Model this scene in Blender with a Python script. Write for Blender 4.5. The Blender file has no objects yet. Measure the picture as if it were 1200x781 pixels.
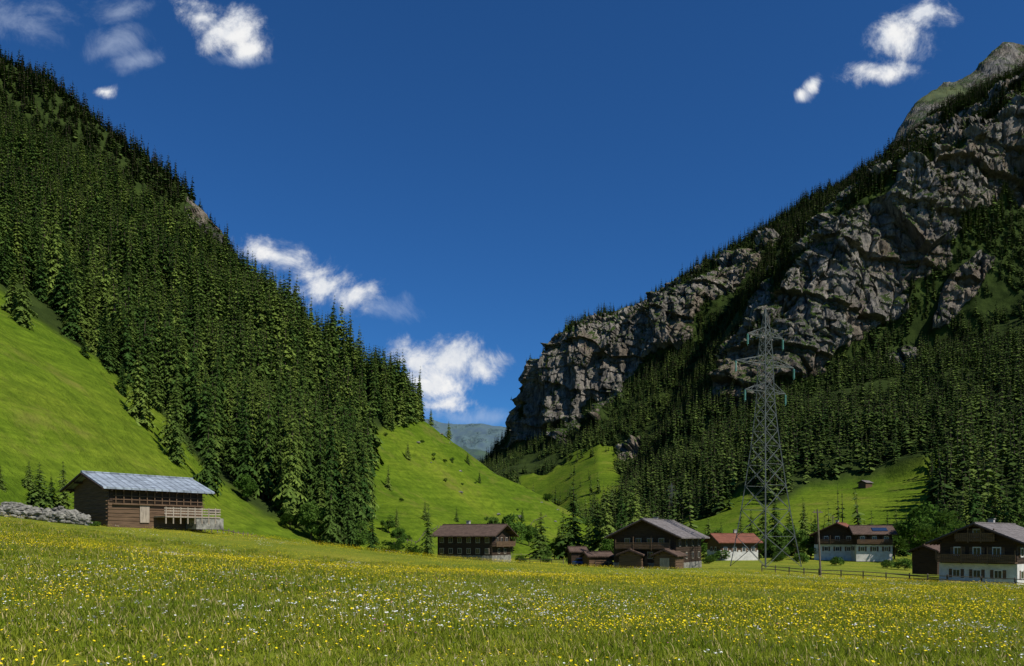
import bpy, bmesh, math, random
import numpy as np
from mathutils import Vector, Matrix
random.seed(7); rng=np.random.default_rng(7)
F=933.0; HY=630.0
def P(px,py,d): return np.array([(px-600)/F*d, d, (HY-py)/F*d])
scene=bpy.context.scene
scene.view_settings.view_transform='Standard'; scene.view_settings.look='None'; scene.view_settings.exposure=0
COL=scene.collection
# ---------------------------------------------------------------- noise
def h3(ix,iy,iz,s):
    n=(ix*374761393+iy*668265263+iz*1103515245+s*974634777)&0xffffffff
    n=((n^(n>>13))*1274126177)&0xffffffff
    n=n^(n>>16)
    return n/4294967296.0
def vn(p,s=0):
    i=np.floor(p).astype(np.int64); f=p-i; f=f*f*(3-2*f)
    r=0
    for a in (0,1):
        wa=f[:,0] if a else 1-f[:,0]
        for b in (0,1):
            wb=f[:,1] if b else 1-f[:,1]
            for c in (0,1):
                wc=f[:,2] if c else 1-f[:,2]
                r=r+wa*wb*wc*h3(i[:,0]+a,i[:,1]+b,i[:,2]+c,s)
    return r
def fbm(p,o=4,s=0,g=0.5):
    a=1.;t=0.;r=0
    for k in range(o):
        r=r+a*vn(p*(2.03**k)+k*17.3,s+k); t+=a; a*=g
    return r/t
def ridged(p,o=4,s=0,g=.5):
    a=1.;t=0.;r=0
    for k in range(o):
        r=r+a*(1-np.abs(2*vn(p*(2.03**k)+k*9.1,s+k)-1)); t+=a; a*=g
    return r/t
def cells(p,s=0):
    i=np.floor(p).astype(np.int64); best=np.full(len(p),9.);val=np.zeros(len(p)); sec=np.full(len(p),9.); tl=np.zeros(len(p))
    for a in (-1,0,1):
        for b in (-1,0,1):
            for c in (-1,0,1):
                j=i+np.array([a,b,c]); o=np.stack([h3(j[:,0],j[:,1],j[:,2],s+k) for k in (1,2,3)],-1)
                df=p-(j+o); d=(df**2).sum(-1); v=h3(j[:,0],j[:,1],j[:,2],s+9)
                tx=(h3(j[:,0],j[:,1],j[:,2],s+11)-.5)*df[:,0]+(h3(j[:,0],j[:,1],j[:,2],s+12)-.5)*df[:,2]
                cl=d<best; sec=np.where(cl,best,np.minimum(sec,d)); val=np.where(cl,v,val); tl=np.where(cl,tx,tl); best=np.where(cl,d,best)
    return val+tl*1.2,np.sqrt(sec)-np.sqrt(best)
def sstep(x,a,b):
    t=np.clip((x-a)/(b-a),0,1); return t*t*(3-2*t)
def sdpoly(px,py,poly):
    d=np.full(px.shape,1e9); ins=np.zeros(px.shape,bool)
    n=len(poly)
    for i in range(n):
        x1,y1=poly[i]; x2,y2=poly[(i+1)%n]
        ex,ey=x2-x1,y2-y1; L=ex*ex+ey*ey+1e-9
        t=np.clip(((px-x1)*ex+(py-y1)*ey)/L,0,1)
        d=np.minimum(d,np.hypot(px-x1-t*ex,py-y1-t*ey))
        if y1!=y2:
            c=((y1>py)!=(y2>py))&(px<(x2-x1)*(py-y1)/(y2-y1)+x1)
            ins^=c
    return np.where(ins,d,-d)
# ---------------------------------------------------------------- materials
def newmat(name):
    m=bpy.data.materials.new(name); m.use_nodes=True
    nt=m.node_tree; b=nt.nodes['Principled BSDF']; b.inputs['Roughness'].default_value=.9
    b.inputs['Specular IOR Level'].default_value=.15
    return m,nt,b
def N(nt,t,**k):
    n=nt.nodes.new(t)
    for a,v in k.items(): setattr(n,a,v)
    return n
def noise(nt,vec,scale,detail=4,rough=.5,dist=0):
    n=N(nt,'ShaderNodeTexNoise'); n.inputs['Scale'].default_value=scale; n.inputs['Detail'].default_value=detail
    n.inputs['Roughness'].default_value=rough; n.inputs['Distortion'].default_value=dist
    if vec: nt.links.new(vec,n.inputs['Vector'])
    return n.outputs[0]
def ramp(nt,f,stops):
    r=N(nt,'ShaderNodeValToRGB'); e=r.color_ramp.elements
    while len(e)<len(stops): e.new(.5)
    for i,(p,c) in enumerate(stops):
        e[i].position=p; e[i].color=(c if len(c)==4 else (*c,1)) if not isinstance(c,(int,float)) else (c,c,c,1)
    nt.links.new(f,r.inputs[0]); return r.outputs[0]
def mix(nt,f,a,b,mode='MIX'):
    m=N(nt,'ShaderNodeMix',data_type='RGBA',blend_type=mode)
    for s,v in ((m.inputs[0],f),(m.inputs[6],a),(m.inputs[7],b)):
        if isinstance(v,(int,float)): s.default_value=v
        elif isinstance(v,tuple): s.default_value=(*v,1)
        else: nt.links.new(v,s)
    return m.outputs[2]
def mth(nt,op,a,b=None,c=None,clamp=False):
    m=N(nt,'ShaderNodeMath',operation=op,use_clamp=clamp)
    for s,v in zip(m.inputs,(a,b,c)):
        if v is None: continue
        if isinstance(v,(int,float)): s.default_value=v
        else: nt.links.new(v,s)
    return m.outputs[0]
def geo(nt): return N(nt,'ShaderNodeNewGeometry').outputs['Position']
def mapping(nt,vec,scale,rot=(0,0,0)):
    m=N(nt,'ShaderNodeMapping'); m.inputs['Scale'].default_value=scale; m.inputs['Rotation'].default_value=rot
    nt.links.new(vec,m.inputs['Vector']); return m.outputs[0]
def bump(nt,b,h,strength,dist):
    n=N(nt,'ShaderNodeBump'); n.inputs['Strength'].default_value=strength; n.inputs['Distance'].default_value=dist
    nt.links.new(h,n.inputs['Height']); nt.links.new(n.outputs[0],b.inputs['Normal'])
def simple(name,col,var=.25,scale=3,rough=.85,spec=.2,stretch=(1,1,1),bumpd=0.01):
    m,nt,b=newmat(name)
    tc=N(nt,'ShaderNodeTexCoord').outputs['Object']
    v=mapping(nt,tc,stretch)
    n=noise(nt,v,scale,5,.6)
    lo=tuple(c*(1-var*1.6) for c in col); hi=tuple(min(1,c*(1+var*1.6)) for c in col)
    nt.links.new(ramp(nt,n,[(.25,lo),(.75,hi)]),b.inputs['Base Color'])
    b.inputs['Roughness'].default_value=rough; b.inputs['Specular IOR Level'].default_value=spec
    if bumpd: bump(nt,b,n,.6,bumpd)
    return m
def terrain_mat(name,haze=0.0,hazecol=(.12,.2,.32),rocky=True,gk=1.0):
    m,nt,b=newmat(name); pos=geo(nt)
    nA=noise(nt,pos,.06,5,.72); nB=noise(nt,pos,.4,4,.75)
    g=ramp(nt,noise(nt,pos,.018,3,.6),[(.3,(.075,.130,.009)),(.5,(.108,.165,.012)),(.7,(.155,.200,.018))])
    if gk!=1: g=mix(nt,.7,g,(.095,.095,.058))
    g=mix(nt,1.0,g,ramp(nt,nB,[(.3,(.6,.64,.6)),(.7,(1.3,1.25,1.1))]),'MULTIPLY')
    pv=mapping(nt,pos,(.03,.03,.55))
    g3=ramp(nt,noise(nt,pv,1.0,3,.65,.6),[(.42,(1,1,1)),(.6,(.74,.79,.74))])
    g=mix(nt,1.0,g,g3,'MULTIPLY')
    g=mix(nt,mth(nt,'MULTIPLY',ramp(nt,nA,[(.54,0.0),(.68,1.0)]),.5),g,(.17,.155,.035))
    fl=ramp(nt,nA,[(.3,(.014,.024,.006)),(.7,(.045,.068,.014))])
    ag=N(nt,'ShaderNodeAttribute',attribute_name='grass').outputs['Fac']
    c=mix(nt,ag,fl,g)
    if rocky:
        rv=mapping(nt,pos,(1,1,.35),(0.25,0,0)); nR=noise(nt,rv,.035,7,.8,.2)
        r=ramp(nt,nR,[(.30,(.06,.058,.056)),(.40,(.14,.133,.122)),(.50,(.23,.214,.188)),(.60,(.35,.325,.288)),(.68,(.23,.21,.185)),(.78,(.15,.137,.12))])
        nS=noise(nt,mapping(nt,pos,(1,1,.06)),.13,6,.8)
        r=mix(nt,1.0,r,ramp(nt,nS,[(.38,(.25,.25,.27)),(.49,(.85,.83,.8)),(.62,(1.35,1.3,1.22))]),'MULTIPLY')
        r=mix(nt,mth(nt,'MULTIPLY',ramp(nt,noise(nt,pos,.012,2,.5),[(.48,0.0),(.6,1.0)]),.4),r,(.24,.17,.105))
        sep=N(nt,'ShaderNodeSeparateXYZ'); nt.links.new(N(nt,'ShaderNodeNewGeometry').outputs['Normal'],sep.inputs[0])
        led=mth(nt,'ADD',sep.outputs[2],mth(nt,'MULTIPLY',mth(nt,'SUBTRACT',nA,.5),2.4))
        led=ramp(nt,led,[(.60,0.0),(.72,1.0)])
        r=mix(nt,led,r,(.045,.075,.016))
        ar=N(nt,'ShaderNodeAttribute',attribute_name='rock').outputs['Fac']
        ar=ramp(nt,mth(nt,'ADD',ar,mth(nt,'MULTIPLY',mth(nt,'SUBTRACT',nA,.5),1.2)),[(.42,0.0),(.58,1.0)])
        c=mix(nt,ar,c,r)
        h=mth(nt,'ADD',mth(nt,'MULTIPLY',noise(nt,mapping(nt,pos,(1,1,.25)),.12,6,.8),mth(nt,'MULTIPLY',ar,8.0)),mth(nt,'MULTIPLY',nB,.7))
    else: h=mth(nt,'MULTIPLY',nB,1.3)
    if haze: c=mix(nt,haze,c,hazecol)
    nt.links.new(c,b.inputs['Base Color'])
    b.inputs['Roughness'].default_value=1; b.inputs['Specular IOR Level'].default_value=.05
    bump(nt,b,h,1.0,1.0)
    return m
M_ter=terrain_mat('hillside_ground',rocky=False)
M_terf=terrain_mat('mountain_rock_and_grass')
M_summit=terrain_mat('alpine_grass_and_rock',.08,(.12,.17,.24),True,.5)
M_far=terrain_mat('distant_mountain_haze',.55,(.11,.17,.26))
# ---------------------------------------------------------------- meshes
def mkobj(name,verts,faces,mat=None,parent=None,smooth=False,coll=None):
    me=bpy.data.meshes.new(name); me.from_pydata([tuple(v) for v in verts],[],faces); me.update()
    if smooth: me.polygons.foreach_set('use_smooth',[True]*len(me.polygons))
    o=bpy.data.objects.new(name,me); (coll or COL).objects.link(o)
    if mat: me.materials.append(mat)
    if parent: o.parent=parent
    return o
def gridmesh(name,V,mat,attrs=None):
    nr,nc=V.shape[:2]
    idx=np.arange(nr*nc).reshape(nr,nc)
    f=np.stack([idx[:-1,:-1],idx[:-1,1:],idx[1:,1:],idx[1:,:-1]],-1).reshape(-1,4)
    me=bpy.data.meshes.new(name)
    me.vertices.add(nr*nc); me.vertices.foreach_set('co',V.reshape(-1).astype(np.float32))
    me.loops.add(f.size); me.loops.foreach_set('vertex_index',f.reshape(-1).astype(np.int32))
    me.polygons.add(len(f)); me.polygons.foreach_set('loop_start',np.arange(0,f.size,4,dtype=np.int32))
    me.update(calc_edges=True)
    sm=np.ones(len(f),bool)
    if attrs and 'rock' in attrs: sm=attrs['rock'].reshape(-1)[f[:,0]]<.4
    me.polygons.foreach_set('use_smooth',sm)
    for k,a in (attrs or {}).items():
        at=me.attributes.new(k,'FLOAT','POINT'); at.data.foreach_set('value',a.reshape(-1).astype(np.float32))
    o=bpy.data.objects.new(name,me); COL.objects.link(o); me.materials.append(mat); return o
def loft(rows,cols,segs,blur=3):
    cols=np.asarray(cols,float); R=[]
    for r in rows:
        r=np.array(r,float); py=np.interp(cols,r[:,0],r[:,1]); d=np.interp(cols,r[:,0],r[:,2])
        R.append(np.stack([(cols-600)/F*d,d,(HY-py)/F*d],-1))
    out=[];vv=[]
    for i,n in enumerate(segs):
        t=np.linspace(0,1,n,endpoint=False)[:,None,None]
        out.append(R[i][None]*(1-t)+R[i+1][None]*t); vv.append(i+t[:,0,0])
    out.append(R[-1][None]); vv.append(np.array([len(rows)-1.]))
    V=np.concatenate(out); v=np.concatenate(vv)
    for _ in range(blur*4):
        W=V.copy(); W[1:-1]=(V[:-2]+2*V[1:-1]+V[2:])/4; V=W
    for _ in range(blur*3):
        W=V.copy(); W[:,1:-1]=(V[:,:-2]+2*V[:,1:-1]+V[:,2:])/4; V=W
    return V,v
def proj(V):
    y=np.maximum(V[...,1],1); return 600+V[...,0]/y*F, HY-V[...,2]/y*F
def normals(V):
    a=np.gradient(V,axis=0); b=np.gradient(V,axis=1)
    n=np.cross(b,a); n/=np.linalg.norm(n,axis=-1,keepdims=True)+1e-9
    n*=np.where(n[...,2:3]<0,-1,1); return n
# ---------------------------------------------------------------- meadow
ctrl=[(0,0,-1.7),(-25,0,-1.2),(25,0,-2.1),(0,-40,-1.2),(40,-40,-2),(-40,-40,0),
 tuple(P(0,640,35)),tuple(P(0,622,60)),tuple(P(0,604,88)),tuple(P(120,617,88)),tuple(P(200,619,93)),tuple(P(260,628,98)),
 tuple(P(400,648,150)),tuple(P(400,655,195)),tuple(P(510,658,168)),tuple(P(608,660,172)),tuple(P(700,664,150)),tuple(P(780,667,138)),
 tuple(P(830,665,145)),tuple(P(905,668,128)),tuple(P(960,676,110)),tuple(P(1065,681,105)),tuple(P(1150,687,108)),tuple(P(1200,690,100)),
 tuple(P(1400,690,110)),tuple(P(690,652,280)),tuple(P(850,652,250)),tuple(P(1000,652,230)),tuple(P(1200,656,220)),tuple(P(600,648,420)),
 tuple(P(740,648,400)),tuple(P(1600,660,260)),tuple(P(-300,560,110)),tuple(P(300,640,300)),(0,60,-3.0),(45,60,-4.0),(-22,60,-1.8)]
ctrl=np.array(ctrl)
def tps(r2): return np.where(r2>1e-9,r2*np.log(np.maximum(r2,1e-9)),0)
n_=len(ctrl); A=np.zeros((n_+3,n_+3)); S_=100.
cx=ctrl[:,:2]/S_
A[:n_,:n_]=tps(((cx[:,None]-cx[None])**2).sum(-1))+np.eye(n_)*.02
A[:n_,n_]=1; A[:n_,n_+1:]=cx; A[n_,:n_]=1; A[n_+1:,:n_]=cx.T
wts=np.linalg.solve(A,np.concatenate([ctrl[:,2],[0,0,0]]))
def ground(x,y):
    x=np.atleast_1d(np.asarray(x,float)); y=np.atleast_1d(np.asarray(y,float))
    q=np.stack([x,y],-1)/S_; z=np.full(x.shape,wts[n_])+q[...,0]*wts[n_+1]+q[...,1]*wts[n_+2]
    for i in range(n_): z=z+wts[i]*tps((q[...,0]-cx[i,0])**2+(q[...,1]-cx[i,1])**2)
    far=sstep(np.hypot(x,y-100),260,480); z=np.clip(z,-14,12)
    z=z*(1-far)-9*far
    p=np.stack([x,y,0*x],-1).reshape(-1,3)
    und=(fbm(p/14,3,5)-.5)*.5+(fbm(p/3,2,8)-.5)*.12
    return z+und.reshape(z.shape)
def gz(x,y): return float(ground(x,y)[0])
m,nt,b=newmat('meadow_grass'); pos=geo(nt)
base=ramp(nt,noise(nt,pos,.07,4,.7),[(.3,(.14,.19,.014)),(.5,(.215,.245,.02)),(.7,(.31,.29,.03))])
nf=noise(nt,pos,2.2,5,.75)
fine=ramp(nt,nf,[(.3,(.5,.55,.45)),(.72,(1.3,1.27,1.2))])
c=mix(nt,1.0,base,fine,'MULTIPLY')
vo=N(nt,'ShaderNodeTexVoronoi'); vo.inputs['Scale'].default_value=3.2; nt.links.new(pos,vo.inputs['Vector'])
spot=ramp(nt,vo.outputs['Distance'],[(.10,1.0),(.2,0.0)])
c=mix(nt,mth(nt,'MULTIPLY',spot,.5),c,(.6,.46,.02))
nt.links.new(c,b.inputs['Base Color']); bump(nt,b,nf,1.0,.3)
M_mead=m
def warp(n,near,far):
    t=np.linspace(-1,1,n); return near*t+ (far-near)*np.sign(t)*np.abs(t)**6
gx=warp(380,260,9000); gy=warp(380,260,9000)+110
X,Y=np.meshgrid(gx,gy); Z=ground(X,Y)
gridmesh('ground',np.stack([X,Y,Z],-1),M_mead)
# ---------------------------------------------------------------- lofts
LOFT={}
def addloft(name,rows,cols,segs,mat,rockf,grassf,disp,crest,blur=3):
    V,v=loft(rows,cols,segs,blur)
    px,py=proj(V); pf=V.reshape(-1,3)
    nz=(fbm(pf/60,4,11)-.5).reshape(px.shape)
    rock=rockf(px,py,nz,V); grass=grassf(px,py,nz,V)
    n=normals(V); V=disp(V,n,rock,grass,v)
    o=gridmesh(name,V,mat,{'rock':rock,'grass':grass})
    LOFT[name]=(V,v,rock,grass,px,py,crest); return o
one=lambda px,py,nz,V: np.ones_like(px); zero=lambda px,py,nz,V: np.zeros_like(px)
R3=[(-500,-150,650),(0,150,600),(100,212,560),(200,285,500),(262,325,460),(300,345,440),(360,395,430),(430,440,420),(490,488,420),(560,537,425),(600,560,425),(650,588,420),(690,608,410),(740,640,400),(800,672,400)]
rowsL=[
 [(-500,700,60),(0,622,84),(120,636,100),(250,655,125),(400,675,165),(520,685,200),(690,680,265),(800,675,330)],
 [(-500,60,200),(0,335,205),(100,412,205),(190,490,205),(250,560,200),(310,603,195),(400,646,195),(440,652,205),(520,655,228),(600,656,262),(690,656,300),(800,672,350)],
 [(-500,-60,380),(0,250,340),(100,315,325),(200,395,310),(300,470,300),(400,550,285),(440,575,290),(520,600,310),(600,628,330),(690,640,350),(800,670,370)],
 R3,[(p,y+45+max(0,(400-p))*.05,d*1.22) for p,y,d in R3],[(p,y+330,d*1.7) for p,y,d in R3]]
def dispL(V,n,rock,grass,v):
    p=V.reshape(-1,3)
    a=((fbm(p/45,4,3)-.5)*10+(fbm(p/9,3,4)-.5)*1.8).reshape(V.shape[:2])
    w=sstep(v,.0,.5)[:,None]; return V+n*(a*w)[...,None]
forestL=[(-520,40),(0,333),(100,408),(190,486),(250,556),(310,600),(395,637),(425,628),(436,600),(438,540),(434,505),(452,500),(495,497),(495,300),(-520,-400)]
def grassL(px,py,nz,V): return 1-sstep(sdpoly(px,py,forestL)+nz*20,-3,8)
colsL=np.concatenate([np.linspace(-500,-20,60,endpoint=False),np.linspace(-20,800,480)])
addloft('hill',rowsL,colsL,[90,70,70,20,20],M_ter,zero,grassL,dispL,3.25)
R=[(-500,-330,1000),(0,66,980),(60,100,970),(150,172,950),(200,210,940),(235,240,930),(258,272,920),(275,302,910),(300,340,900),(430,500,880)]
rowsD=[[(p,600,650) for p,_,_ in R],[(p,y+60,d*.93) for p,y,d in R],R,[(p,y+60,d*1.2) for p,y,d in R],[(p,y+300,d*1.6) for p,y,d in R]]
rockD=lambda px,py,nz,V: sstep(sdpoly(px,py,[(222,222),(238,235),(262,270),(268,300),(255,292),(235,266),(218,248)])+nz*20,-4,4)
def dispM(V,n,rock,grass,v):
    p=V.reshape(-1,3); rk=rock.reshape(-1); big=(fbm(p/260,4,21)-.5)*70*(1-grass.reshape(-1)*.8)
    det=np.zeros(len(p)); k=rk>.02; pr=p[k]
    wp=pr+np.stack([fbm(pr/35,3,51),fbm(pr/35,3,52),fbm(pr/35,3,53)],-1)*14-7
    c1,e1=cells(wp/np.array([60,60,300]),61); c2,e2=cells(wp/np.array([20,20,75]),62); c3,e3=cells(wp/np.array([7,7,18]),63)
    gp_=pr.copy(); gp_[:,0]+=pr[:,2]*.18
    g=(ridged(gp_/np.array([75,75,900]),4,64,.55)-.5)*44
    lz=pr[:,2]+pr[:,0]*.3+fbm(pr/60,3,31)*50
    led=((lz/80)%1)*9+((lz/27+fbm(pr/30,2,33)*.6)%1)*3.0
    det[k]=((c1-.5)*20+(c2-.5)*9+(c3-.5)*4.0+g-np.exp(-(e2/.08)**2)*3-led+6+(fbm(pr/5,3,66)-.5)*4)
    a=(big+rk*det+(1-grass.reshape(-1))*(fbm(p/30,3,25)-.5)*10).reshape(V.shape[:2])
    w=sstep(v,.15,1.2)[:,None]*(1-.75*np.exp(-((v-v.max()+2)/.35)**2))[:,None]
    nh=n.copy(); hz=(rk.reshape(V.shape[:2])[...,None]*.7); nh[...,2:3]*=(1-hz); nh/=np.linalg.norm(nh,axis=-1,keepdims=True)+1e-9
    return V+nh*(a*w)[...,None]
addloft('forested_ridge',rowsD,np.linspace(-500,430,330),[50,60,15,10],M_terf,rockD,zero,dispM,2.3)
R5=[(520,575,1900),(575,545,1750),(598,520,1680),(618,470,1620),(640,412,1600),(665,384,1600),(745,356,1620),(830,305,1620),(900,262,1620),(1000,200,1600),(1150,140,1600)]
rowsF1=[
 [(520,655,900),(620,655,700),(740,665,560),(1150,680,520)],
 [(520,615,1050),(600,600,1000),(640,596,950),(680,602,820),(740,612,720),(1150,610,650)],
 [(520,590,1250),(575,566,1200),(640,556,1120),(700,528,1080),(740,545,1000),(800,560,950),(1150,540,900)],
 [(520,580,1500),(575,555,1500),(610,530,1450),(640,512,1420),(700,475,1370),(760,430,1330),(850,380,1300),(1150,300,1250)],
 [(520,577,1700),(575,548,1600),(600,519,1560),(620,472,1500),(640,418,1460),(665,392,1430),(745,368,1390),(830,322,1370),(900,290,1360),(1150,200,1350)],
 R5,[(p,y+60,d*1.15) for p,y,d in R5],[(p,y+260,d*1.4) for p,y,d in R5]]
polyF1=[(600,526),(612,495),(630,430),(650,388),(700,370),(745,360),(800,330),(905,276),(895,306),(850,340),(822,370),(800,405),(770,417),(745,433),(705,475),(660,504),(625,524)]
polys1b=[[(722,520),(750,508),(752,530),(730,545)],[(705,480),(735,462),(740,475),(705,490)],[(640,515),(665,505),(660,520)]]
def rockF1(px,py,nz,V):
    m=sstep(sdpoly(px,py,polyF1)+nz*55,-6,5)
    for q in polys1b: m=np.maximum(m,sstep(sdpoly(px,py,q)+nz*40,-4,4))
    return m
def grassF1(px,py,nz,V): return sstep(sdpoly(px,py,[(612,556),(640,556),(668,536),(700,515),(715,522),(735,560),(745,660),(600,660),(600,575)])+nz*45,-3,3)
addloft('mountain',rowsF1,np.linspace(520,1150,540),[20,40,50,120,50,20,10],M_terf,rockF1,grassF1,dispM,5.2,2)
R6=[(690,632,800),(740,570,900),(770,512,1000),(800,462,1080),(840,402,1150),(870,350,1200),(900,300,1250),(930,268,1280),(985,225,1300),(1060,168,1350),(1100,132,1350),(1200,88,1350),(1600,-60,1300),(2200,-200,1100)]
rowsF2=[
 [(690,690,420),(800,680,300),(1000,680,255),(1200,684,235),(1600,700,220),(2200,720,200)],
 [(690,648,500),(800,634,400),(900,628,380),(1000,624,365),(1120,620,350),(1200,610,350),(1600,600,340),(2200,600,300)],
 [(690,640,600),(740,622,560),(800,604,520),(870,582,500),(950,572,500),(1040,564,490),(1125,546,480),(1200,530,480),(1600,450,450),(2200,350,400)],
 [(690,637,700),(740,600,740),(800,550,790),(870,498,820),(930,462,860),(1000,436,880),(1060,412,880),(1130,385,870),(1200,360,860),(1600,250,780),(2200,100,650)],
 [(690,634,750),(740,582,800),(800,492,880),(870,400,940),(930,322,940),(1000,235,950),(1060,200,965),(1130,162,975),(1200,125,975),(1600,0,900),(2200,-150,800)],
 R6,[(p,y+60,d*1.15) for p,y,d in R6],[(p,y+260,d*1.4) for p,y,d in R6]]
polyF2=[(905,345),(935,285),(985,232),(1060,197),(1100,160),(1140,140),(1210,110),(1320,80),(1300,150),(1210,185),(1160,240),(1130,275),(1080,325),(1045,372),(1005,402),(965,430),(930,452),(900,474),(870,482),(850,472),(880,430),(900,400)]
polys2=[[(1092,385),(1110,330),(1150,292),(1165,300),(1145,335),(1110,375)],[(1170,190),(1240,150),(1240,240),(1190,225)],[(835,470),(850,420),(880,360),(905,320),(890,420),(870,470)],[(1040,420),(1070,400),(1075,412),(1050,430)]]
def rockF2(px,py,nz,V):
    m=sstep(sdpoly(px,py,polyF2)+nz*85,-8,6)
    for q in polys2: m=np.maximum(m,sstep(sdpoly(px,py,q)+nz*34,-4,4))
    return m
gp=[(770,618),(800,604),(835,596),(870,580),(905,590),(950,574),(1040,566),(1085,560),(1125,546),(1110,575),(1090,600),(1100,650),(1400,700),(700,700),(740,640)]
def grassF2(px,py,nz,V): return sstep(sdpoly(px,py,gp)+nz*18,-3,3)
cols2=np.concatenate([np.linspace(690,1260,560,endpoint=False),np.linspace(1260,2200,140)])
addloft('cliff_mountain',rowsF2,cols2,[20,40,70,190,60,15,10],M_terf,rockF2,grassF2,dispM,5.25,2)
R=[(980,300,2300),(1050,165,2300),(1068,130,2300),(1082,108,2300),(1100,97,2300),(1140,79,2320),(1168,56,2320),(1182,50,2320),(1200,54,2320),(1300,64,2300),(1600,20,2300)]
rowsS=[[(p,500,1700) for p,_,_ in R],R,[(p,y+300,d*1.5) for p,y,d in R]]
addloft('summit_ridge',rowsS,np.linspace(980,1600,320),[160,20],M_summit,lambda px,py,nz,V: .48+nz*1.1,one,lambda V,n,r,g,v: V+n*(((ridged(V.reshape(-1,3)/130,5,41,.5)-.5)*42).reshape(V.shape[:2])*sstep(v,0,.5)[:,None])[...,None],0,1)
R=[(300,470,7000),(440,480,7000),(480,489,7000),(505,495,7000),(530,500,7000),(560,499,7000),(590,503,7000),(620,512,7000),(700,520,7000),(900,500,7000)]
rowsE=[[(p,600,4800) for p,_,_ in R],R,[(p,y+200,d*1.4) for p,y,d in R]]
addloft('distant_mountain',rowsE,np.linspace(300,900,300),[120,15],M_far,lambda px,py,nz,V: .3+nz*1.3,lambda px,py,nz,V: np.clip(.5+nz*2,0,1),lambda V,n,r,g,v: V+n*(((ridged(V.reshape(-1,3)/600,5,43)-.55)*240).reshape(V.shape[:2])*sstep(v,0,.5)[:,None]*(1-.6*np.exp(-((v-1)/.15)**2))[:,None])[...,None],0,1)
R=[(300,500,3600),(480,504,3600),(530,518,3600),(560,524,3600),(600,538,3600),(700,575,3600)]
rowsE=[[(p,620,2600) for p,_,_ in R],R,[(p,y+200,d*1.4) for p,y,d in R]]
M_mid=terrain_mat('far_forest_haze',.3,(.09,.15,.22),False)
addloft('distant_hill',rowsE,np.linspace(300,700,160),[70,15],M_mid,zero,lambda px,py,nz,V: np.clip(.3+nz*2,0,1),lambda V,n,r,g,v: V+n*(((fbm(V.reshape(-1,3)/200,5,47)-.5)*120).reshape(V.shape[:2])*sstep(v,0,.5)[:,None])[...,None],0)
# ---------------------------------------------------------------- instancing
def scatter(name,pts,rotz,scl,protos,idx=None,tilt=None):
    n=len(pts); me=bpy.data.meshes.new(name)
    me.vertices.add(n); me.vertices.foreach_set('co',np.asarray(pts,np.float32).reshape(-1))
    rot=np.zeros((n,3),np.float32); rot[:,2]=rotz
    if tilt is not None: rot[:,:2]=tilt
    scl=np.asarray(scl,np.float32); 
    if scl.ndim==1: scl=np.repeat(scl[:,None],3,1)
    for k,a in (('rot',rot),('scl',scl)):
        at=me.attributes.new(k,'FLOAT_VECTOR','POINT'); at.data.foreach_set('vector',a.reshape(-1))
    at=me.attributes.new('idx','INT','POINT'); at.data.foreach_set('value',(rng.integers(0,len(protos),n) if idx is None else idx).astype(np.int32))
    o=bpy.data.objects.new(name,me); COL.objects.link(o)
    pc=bpy.data.collections.new(name+'_kinds')
    for p in protos: pc.objects.link(p)
    g=bpy.data.node_groups.new(name+'_gn','GeometryNodeTree')
    g.interface.new_socket('Geometry',in_out='INPUT',socket_type='NodeSocketGeometry'); g.interface.new_socket('Geometry',in_out='OUTPUT',socket_type='NodeSocketGeometry')
    gi=g.nodes.new('NodeGroupInput'); go=g.nodes.new('NodeGroupOutput')
    ip=g.nodes.new('GeometryNodeInstanceOnPoints'); ci=g.nodes.new('GeometryNodeCollectionInfo')
    ci.inputs['Collection'].default_value=pc; ci.inputs['Separate Children'].default_value=True; ci.inputs['Reset Children'].default_value=True
    def na(nm,t):
        a=g.nodes.new('GeometryNodeInputNamedAttribute'); a.data_type=t; a.inputs['Name'].default_value=nm; return a.outputs['Attribute']
    L=g.links.new
    L(gi.outputs[0],ip.inputs['Points']); L(ci.outputs[0],ip.inputs['Instance']); ip.inputs['Pick Instance'].default_value=True
    L(na('idx','INT'),ip.inputs['Instance Index']); L(na('rot','FLOAT_VECTOR'),ip.inputs['Rotation']); L(na('scl','FLOAT_VECTOR'),ip.inputs['Scale'])
    L(ip.outputs[0],go.inputs[0])
    md=o.modifiers.new('instances','NODES'); md.node_group=g
    return o
PROTO=bpy.data.collections.new('prototypes')
# ---------------------------------------------------------------- tree materials
def leafmat(name,lo,hi,trans=.25,objn=False):
    m,nt,b=newmat(name)
    oi=N(nt,'ShaderNodeObjectInfo')
    c=ramp(nt,oi.outputs['Random'],[(0,lo),(.6,tuple(a*.6+b_*.4 for a,b_ in zip(lo,hi))),(1,hi)])
    if objn:
        tc=N(nt,'ShaderNodeTexCoord')
        c=mix(nt,1.0,c,ramp(nt,noise(nt,tc.outputs['Object'],.9,1,.6),[(.3,.6),(.7,1.35)]),'MULTIPLY')
    nt.nodes.remove(b); df=N(nt,'ShaderNodeBsdfDiffuse'); nt.links.new(c,df.inputs[0]); out=nt.nodes['Material Output'].inputs[0]
    nt.links.new(df.outputs[0],out)
    if trans:
        t=N(nt,'ShaderNodeBsdfTranslucent'); nt.links.new(c,t.inputs[0])
        mx=N(nt,'ShaderNodeMixShader'); mx.inputs[0].default_value=trans
        nt.links.new(df.outputs[0],mx.inputs[1]); nt.links.new(t.outputs[0],mx.inputs[2])
        nt.links.new(mx.outputs[0],out)
    return m
M_spr=leafmat('spruce_needles',(.030,.064,.014),(.135,.185,.034),0,True)
M_sprf=leafmat('spruce_needles_far',(.026,.052,.014),(.110,.155,.034),0)
M_leaf=leafmat('broad_leaves',(.06,.12,.018),(.10,.17,.03),.3,True)
M_bark=simple('bark',(.07,.05,.035),.3,4)
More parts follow.
